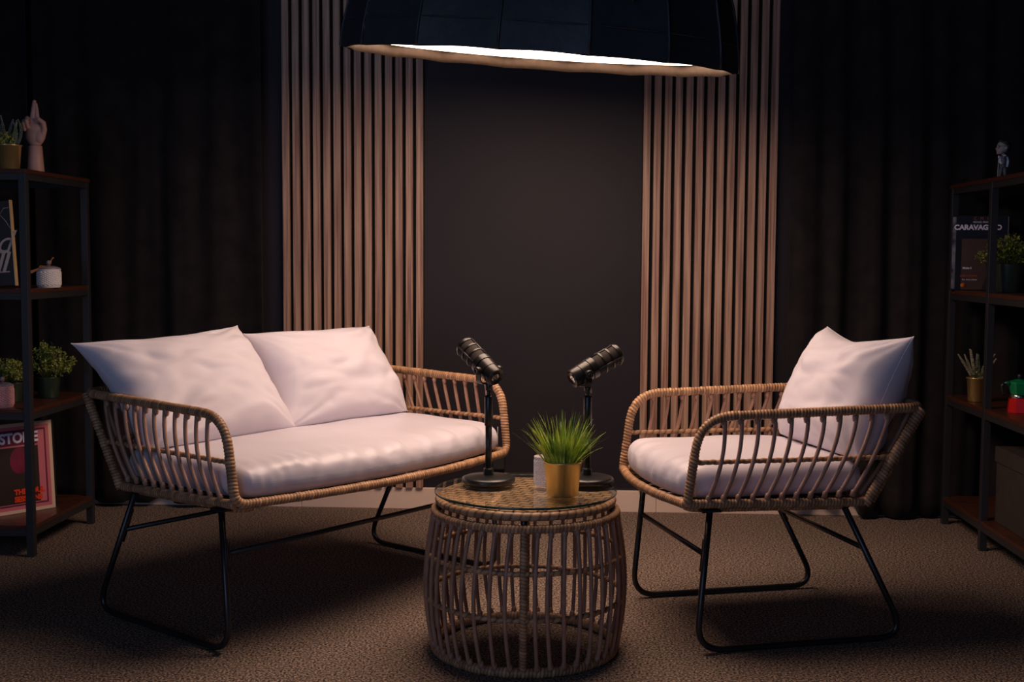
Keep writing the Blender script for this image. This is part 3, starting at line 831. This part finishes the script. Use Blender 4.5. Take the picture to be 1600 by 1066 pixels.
# wooden hand
def hand():
    root = thing('mannequin_hand', 'wooden mannequin hand with two raised fingers on the left shelf top', 'hand', (-1.800, 3.97, S4), math.radians(8))
    MB().lathe([(.0001, 0), (.0268, 0), (.0275, .003), (.0245, .045), (.0220, .088), (.0195, .0905), (.0001, .0905)], 32).build('forearm', 'handwood', root)
    mb = MB()
    def caps(a, b, ra, rb):
        a, b = Vector(a), Vector(b); n = 7
        mb.tube([a.lerp(b, i/n) for i in range(n+1)], [ra+(rb-ra)*i/n for i in range(n+1)], 14); mb.ball(a, ra*1.02, 14); mb.ball(b, rb*1.02, 14)
    mb.ball((0, 0, .097), (.0205, .015, .010), 20)
    mb.ball((-.002, 0, .125), (.0310, .0165, .034), 24); mb.ball((-.004, 0, .148), (.0315, .0155, .022), 24); mb.ball((.014, -.003, .120), (.018, .014, .026), 18)
    # index and middle raised and pressed together
    for pts, r in ((((-.008, 0, .160), (-.0065, 0, .193), (-.003, .0, .218), (.0, 0, .238)), .0092), (((.006, .001, .160), (.007, .001, .190), (.006, .001, .212), (.0045, .0, .229)), .0086)):
        for i in range(3): caps(pts[i], pts[i+1], r-.0010*i, r-.0010*(i+1))
    # ring and little finger folded over the palm
    for x, r, zt in ((-.0225, .0085, .181), (-.0325, .0078, .172)):
        pts = ((x, 0, .155), (x-.001, -.004, zt), (x+.001, -.020, zt-.010), (x+.004, -.019, zt-.030))
        for i in range(3): caps(pts[i], pts[i+1], r-.0006*i, r-.0006*(i+1))
    # thumb leaves the side of the palm and bends over it
    pts = ((.022, -.002, .118), (.031, -.004, .145), (.030, -.010, .166), (.017, -.018, .178))
    for i in range(3): caps(pts[i], pts[i+1], (.0115, .0095, .0088)[i], (.0095, .0088, .0070)[i])
    o = mb.build('hand', 'handwood', root)
    r = o.modifiers.new('remesh', 'REMESH'); r.mode = 'VOXEL'; r.voxel_size = .0013; r.use_smooth_shade = True
    s = o.modifiers.new('smooth', 'SMOOTH'); s.factor = .5; s.iterations = 3
hand()

# framed picture, left second shelf
pc = thing('framed_picture', 'dark picture with silver lettering and gold edge, left second shelf', 'picture', (-1.945, 3.865, S3+.002), math.radians(3))
pc.rotation_euler = (math.radians(-3), math.radians(-4.2), math.radians(3))
W2 = .23
MB().box((0, 0, .14), (W2, .012, .28)).build('panel', 'picback', pc, smooth=False)
MB().box((W2/2+.0022, -.001, .14), (.0045, .016, .284)).build('gold_edge', 'picgold', pc, smooth=False)
MB().box((-W2/2-.0022, -.001, .14), (.0045, .016, .284)).build('gold_edge', 'picgold', pc, smooth=False)
MB().tube([(.080, -.0065, .235), (.094, -.0065, .256), (.112, -.0065, .257)], .0008, 5).build('outline_drawing', 'pictext', pc)
MB().tube([(.080, -.0065, .235), (.098, -.0065, .214), (.112, -.0065, .188)], .0008, 5).build('outline_drawing', 'pictext', pc)
text_mesh('script_lettering', 'nd', .105, 'pictext', pc, (.055, -.0062, .110), shear=.45, bold=-.0004)
text_mesh('numeral_lettering', 'III', .088, 'pictext', pc, (.063, -.0062, .048), shear=.35, bold=.001, space=.92)
MB().box((.058, -.0066, .1095), (.100, .0008, .0035)).build('serif_bar', 'pictext', pc, smooth=False)
MB().box((.050, -.0066, .0455), (.100, .0008, .0035)).build('serif_bar', 'pictext', pc, smooth=False)
y_ = thing('small_bottle', 'tiny dark bottle with yellow label before the framed picture', 'bottle', (-1.905, 3.812, S3))
MB().lathe([(.011, 0), (.012, .002), (.012, .036), (.006, .044), (.006, .056), (.0001, .056)], 20).build('bottle_glass', 'picback', y_)
MB().lathe([(.0123, .006), (.0123, .032)], 20, cap=False).build('bottle_label', 'yellow', y_)

# record sleeves on the left bottom shelf
def record(label, off, back=False):
    br = Vector((-1.800, 4.065, 0)); d = Vector((-.62, -.785, 0)); nrm = Vector((.785, -.62, 0))
    c = br+d*.155-nrm*off
    root = thing('record_sleeve', label, 'record', (c.x, c.y, S1+.001), math.atan2(-d.y, -d.x), group='records on the left bottom shelf')
    root.rotation_euler = (math.radians(-4), math.radians(0), math.atan2(-d.y, -d.x))
    w = .31
    MB().box((0, 0, w/2), (w, .004, w)).build('sleeve', 'printcream' if not back else 'bookblack', root, smooth=False)
    return root, w
r0, w = record('record sleeve reading S STONE and THE SOUL SESSIONS, front of the left bottom shelf', 0)
fy = -.0022
for k, (mt, m0) in enumerate((('printpink', .012), ('printplum', .024), ('printpink', .030))):
    MB().box((0, fy-.0002*k, w/2), (w-2*m0, .0006, w-2*m0)).build('printed_border', mt, r0, smooth=False)
MB().box((-.010, fy-.0009, .130), (w-.088, .0006, .195)).build('cover_picture', 'print', r0, smooth=False)
MB().box((-.010, fy-.0009, .258), (w-.088, .0006, .050)).build('title_band', 'printplum', r0, smooth=False)
MB().ball((.035, fy-.0012, .180), (.037, .0006, .046), 28).build('face_print', 'printmag', r0)
text_mesh('title_lettering', 'S STONE', .048, 'textlilac', r0, (.103, fy-.0014, .243), bold=.0018, sx=.90, align='RIGHT')
text_mesh('subtitle_lettering', 'THE SOUL\nSESSIONS', .025, 'textred', r0, (.008, fy-.0022, .064), bold=.0014, sx=.95, align='LEFT')
for k in range(3):
    record(('dark record sleeve directly behind the reading one, left bottom shelf', 'dark record sleeve in the middle of the rear stack, left bottom shelf', 'dark record sleeve nearest the curtain, left bottom shelf')[k], .010+.011*k, True)[0].location.x += .012*k

# right shelf things
bk = thing('art_book', 'black art book titled CARAVAGGIO standing on the right second shelf', 'book', (1.495, 4.44, S3+.0005), math.radians(-7))
BW, BH = .195, .272
MB().box((0, 0, BH/2), (BW, .022, BH)).build('cover', 'bookblack', bk, smooth=False, bevel=.001)
MB().box((.004, 0, BH/2), (BW-.002, .017, BH-.006)).build('pages', 'paper', bk, smooth=False)
MB().box((-BW/2+.010, -.0118, BH/2), (.012, .0008, BH-.01)).build('shrink_wrap', 'plastic', bk, smooth=False)
MB().box((.015, -.0116, .095), (.150, .0006, .185)).build('cover_art', 'bookart', bk, smooth=False)
mb = MB(); mb.add([(.012, -.0121, .003), (.090, -.0121, .003), (.090, -.0121, .186), (.050, -.0121, .170), (.020, -.0121, .120), (.030, -.0121, .060)], [(0, 1, 2, 3, 4, 5)]); mb.build('cover_art_patch', 'bookart2', bk, smooth=False)  # dark slate patch, part of the generic printed cover art
text_mesh('title_lettering', 'CARAVAGGIO', .0250, 'textlilac', bk, (-.006, -.0122, .221), bold=.0011, sx=1.02)
text_mesh('author_lettering', 'MICHAEL BRUNA', .0095, 'textlilac', bk, (.006, -.0122, .245), sx=.8)
text_mesh('ornament_lettering', 'C · M · V', .016, 'textorange', bk, (.006, -.0122, .256), sx=.9)
text_mesh('small_lettering', 'Michael', .010, 'textlilac', bk, (-.040, -.0126, .078), bold=.0003)
text_mesh('small_lettering', 'arte e storia', .012, 'textorange', bk, (-.034, -.0126, .050))
text_mesh('small_lettering', 'libri, storia, bellezza', .0065, 'textlilac', bk, (-.030, -.0126, .037))
MB().lathe([(.0001, 0), (.009, 0), (.009, .0006), (.0001, .0006)], 16, (-.052, -.0122, .018), m=Matrix.Rotation(PI/2, 3, 'X')).build('publisher_mark', 'textorange', bk)

cn = thing('brown_tin', 'brown tin with pale lettering beside the leafy plant, right second shelf', 'tin', (1.577, 4.075, S3))
MB().lathe([(.0001, 0), (.040, 0), (.0405, .002), (.0405, .071), (.039, .074), (.0001, .074)], 40).build('tin_body', 'can', cn)
for z, s, t in ((.052, .011, 'COFFEE'), (.033, .011, 'Caramel'), (.021, .011, 'Latte'), (.007, .008, 'candle')):
    n_ = len(t)
    for i, ch in enumerate(t):
        a = -PI/2-.28+(i-(n_-1)/2)*s*.62/.041
        text_mesh('lettering', ch, s, 'textlilac', cn, (.0408*math.cos(a), .0408*math.sin(a), z), rot=(PI/2, 0, a+PI/2), ext=.0002)

mk = thing('moka_pot', 'green and red octagonal moka coffee pot on the right third shelf', 'coffee pot', (1.498, 4.005, S2), math.radians(10))
MB().lathe([(.0001, 0), (.0365, 0), (.0375, .002), (.0335, .046), (.031, .048), (.0001, .048)], 8).build('boiler', 'red', mk, smooth=False)
MB().lathe([(.026, .047), (.028, .049), (.028, .058), (.0255, .0605), (.0001, .0605)], 40).build('collar', 'steel', mk)
top = MB().lathe([(.0001, .060), (.0265, .060), (.0290, .063), (.0370, .096), (.0375, .099), (.0001, .099)], 8).build('jug', 'green', mk, smooth=False)
lid = MB().lathe([(.0375, .099), (.0365, .102), (.010, .111), (.0001, .111)], 8).build('lid', 'green', mk, smooth=False)
MB().lathe([(.004, .109), (.0045, .114), (.0078, .118), (.0072, .127), (.0001, .129)], 16).build('lid_knob', 'blackplastic', lid)
MB().tube([(-.030, 0, .096), (-.046, 0, .0985), (-.053, 0, .0975)], [.007, .006, .004], 8).build('hinge_arm', 'green', mk)
MB().tube(fillet([(-.048, 0, .097), (-.062, 0, .094), (-.060, 0, .076), (-.052, 0, .058)], .012), [.0055]*1+[.0055]*17+[.005]*2 if False else .0050, 8).build('handle', 'blackplastic', mk)
MB().add([(.030, -.010, .100), (.030, .010, .100), (.050, 0, .101), (.033, 0, .078)], [(0, 2, 1), (0, 3, 2), (1, 2, 3), (0, 1, 3)]).build('spout', 'green', mk, smooth=False)

bx = thing('storage_box', 'dark brown lidded storage box on the right bottom shelf', 'box', (1.595, 3.93, S1+.0))
MB().box((0, 0, .118), (.272, .30, .235)).build('box_body', 'cardboard', bx, smooth=False, bevel=.002)
MB().box((0, 0, .233), (.282, .31, .052)).build('box_lid', 'cardboard', bx, smooth=False, bevel=.002)

# figurine
def figurine():
    root = thing('figurine', 'small grey figurine of a man with glasses and microphone stand on the right shelf', 'figurine', (1.484, 4.19, S4+.002), 0)
    sk = MB()
    sk.ball((-.002, 0, .113), (.0205, .0195, .0225), 24); sk.ball((-.009, 0, .100), (.0150, .0150, .0130), 20)   # big head, turned to the left
    sk.ball((-.0235, 0, .106), (.0045, .0036, .0040), 12); sk.ball((-.0195, 0, .098), (.0035, .006, .0025), 10); sk.ball((-.017, 0, .0905), (.006, .008, .004), 10)
    sk.ball((.004, -.0190, .108), (.0045, .003, .0060), 12); sk.ball((.004, .0190, .108), (.0045, .003, .0060), 12)
    sk.ball((.001, 0, .084), (.006, .006, .008), 10)
    o = sk.build('head', 'figskin', root); r = o.modifiers.new('remesh', 'REMESH'); r.mode = 'VOXEL'; r.voxel_size = .0009; r.use_smooth_shade = True
    sm = o.modifiers.new('smooth', 'SMOOTH'); sm.factor = .5; sm.iterations = 3
    h = MB(); h.ball((.005, 0, .1245), (.0210, .0205, .0150), 20); h.ball((.0125, 0, .112), (.0140, .0185, .0200), 20); h.ball((-.009, 0, .1335), (.010, .013, .0060), 14)
    h.build('hair', 'fighair', root)
    g2 = MB()
    for s in (-1, 1):
        c0 = Vector((-.0205, s*.0085, .1125)); g2.tube([c0+Vector((.0022*abs(math.cos(a))*0, .0060*math.cos(a), .0048*math.sin(a))) for a in [2*PI*k/16 for k in range(16)]], .0009, 5, True)
        g2.tube([(-.0195, s*.0148, .114), (.003, s*.0205, .1145)], .0009, 5)
        g2.ball((-.0185, s*.0085, .1125), (.0016, .0022, .0022), 8)
    g2.build('glasses', 'fighair', root)
    t = MB(); t.tube([(0, 0, .040), (0, 0, .055), (-.001, 0, .070), (0, 0, .082)], [.0105, .0115, .0135, .0095], 16); t.build('waistcoat', 'figsuit', root)
    p = MB()
    p.tube([(-.001, 0, .047), (-.0005, 0, .040)], [.0105, .0108], 14)
    for s in (-1, 1): p.tube([(s*.0045, 0, .043), (s*.0075, 0, .022), (s*.0100, 0, .004)], [.0066, .0058, .0060], 12)
    p.build('trousers', 'figsuit', root)
    for s in (-1, 1): MB().ball((s*.0105-.002, -.003, .0028), (.0075, .0055, .0032), 12).build('shoe', 'figskin', root)
    MB().tube(fillet([(.0105, -.002, .078), (.0165, -.003, .062), (.0125, -.003, .042)], .01), .0048, 10).build('sleeve', 'figwhite', root)
    MB().tube(fillet([(-.0100, -.003, .077), (-.0135, -.008, .060), (-.0085, -.013, .054)], .008), .0044, 10).build('sleeve', 'figwhite', root)
    MB().add([(-.006, -.012, .083), (0, -.0135, .072), (.006, -.012, .083), (0, -.0105, .085)], [(0, 1, 3), (1, 2, 3)]).build('collar', 'figwhite', root, smooth=False)
    MB().tube([(0, -.0142, .080), (0, -.0145, .068)], [.0018, .0012], 6).build('tie', 'fighair', root)
    hd = MB(); hd.ball((-.0080, -.0140, .0535), (.0045, .0038, .0035), 12)
    for k in range(4): hd.tube([(-.008+.0018*k-.003, -.0165, .0545), (-.0105+.0018*k-.001, -.0178, .0505)], .0010, 6)
    hd.tube([(-.006, -.015, .056), (-.0035, -.017, .0575)], .0011, 6)
    hd.build('hand', 'figskin', root)
    st = thing  # the stand is part of the figurine's moulding
    m2 = MB().tube([(-.0215, -.012, -.001), (-.0195, -.012, .070)], .0009, 6); m2.lathe([(.008, 0), (.008, .001), (.001, .002)], 16, (-.0215, -.012, -.0015)); m2.build('microphone_stand', 'figwhite', root)
    MB().ball((-.0192, -.012, .0765), (.0028, .0028, .0055), 12).build('microphone_head', 'figwhite', root)
    root.scale = (.97, .97, .97)
figurine()
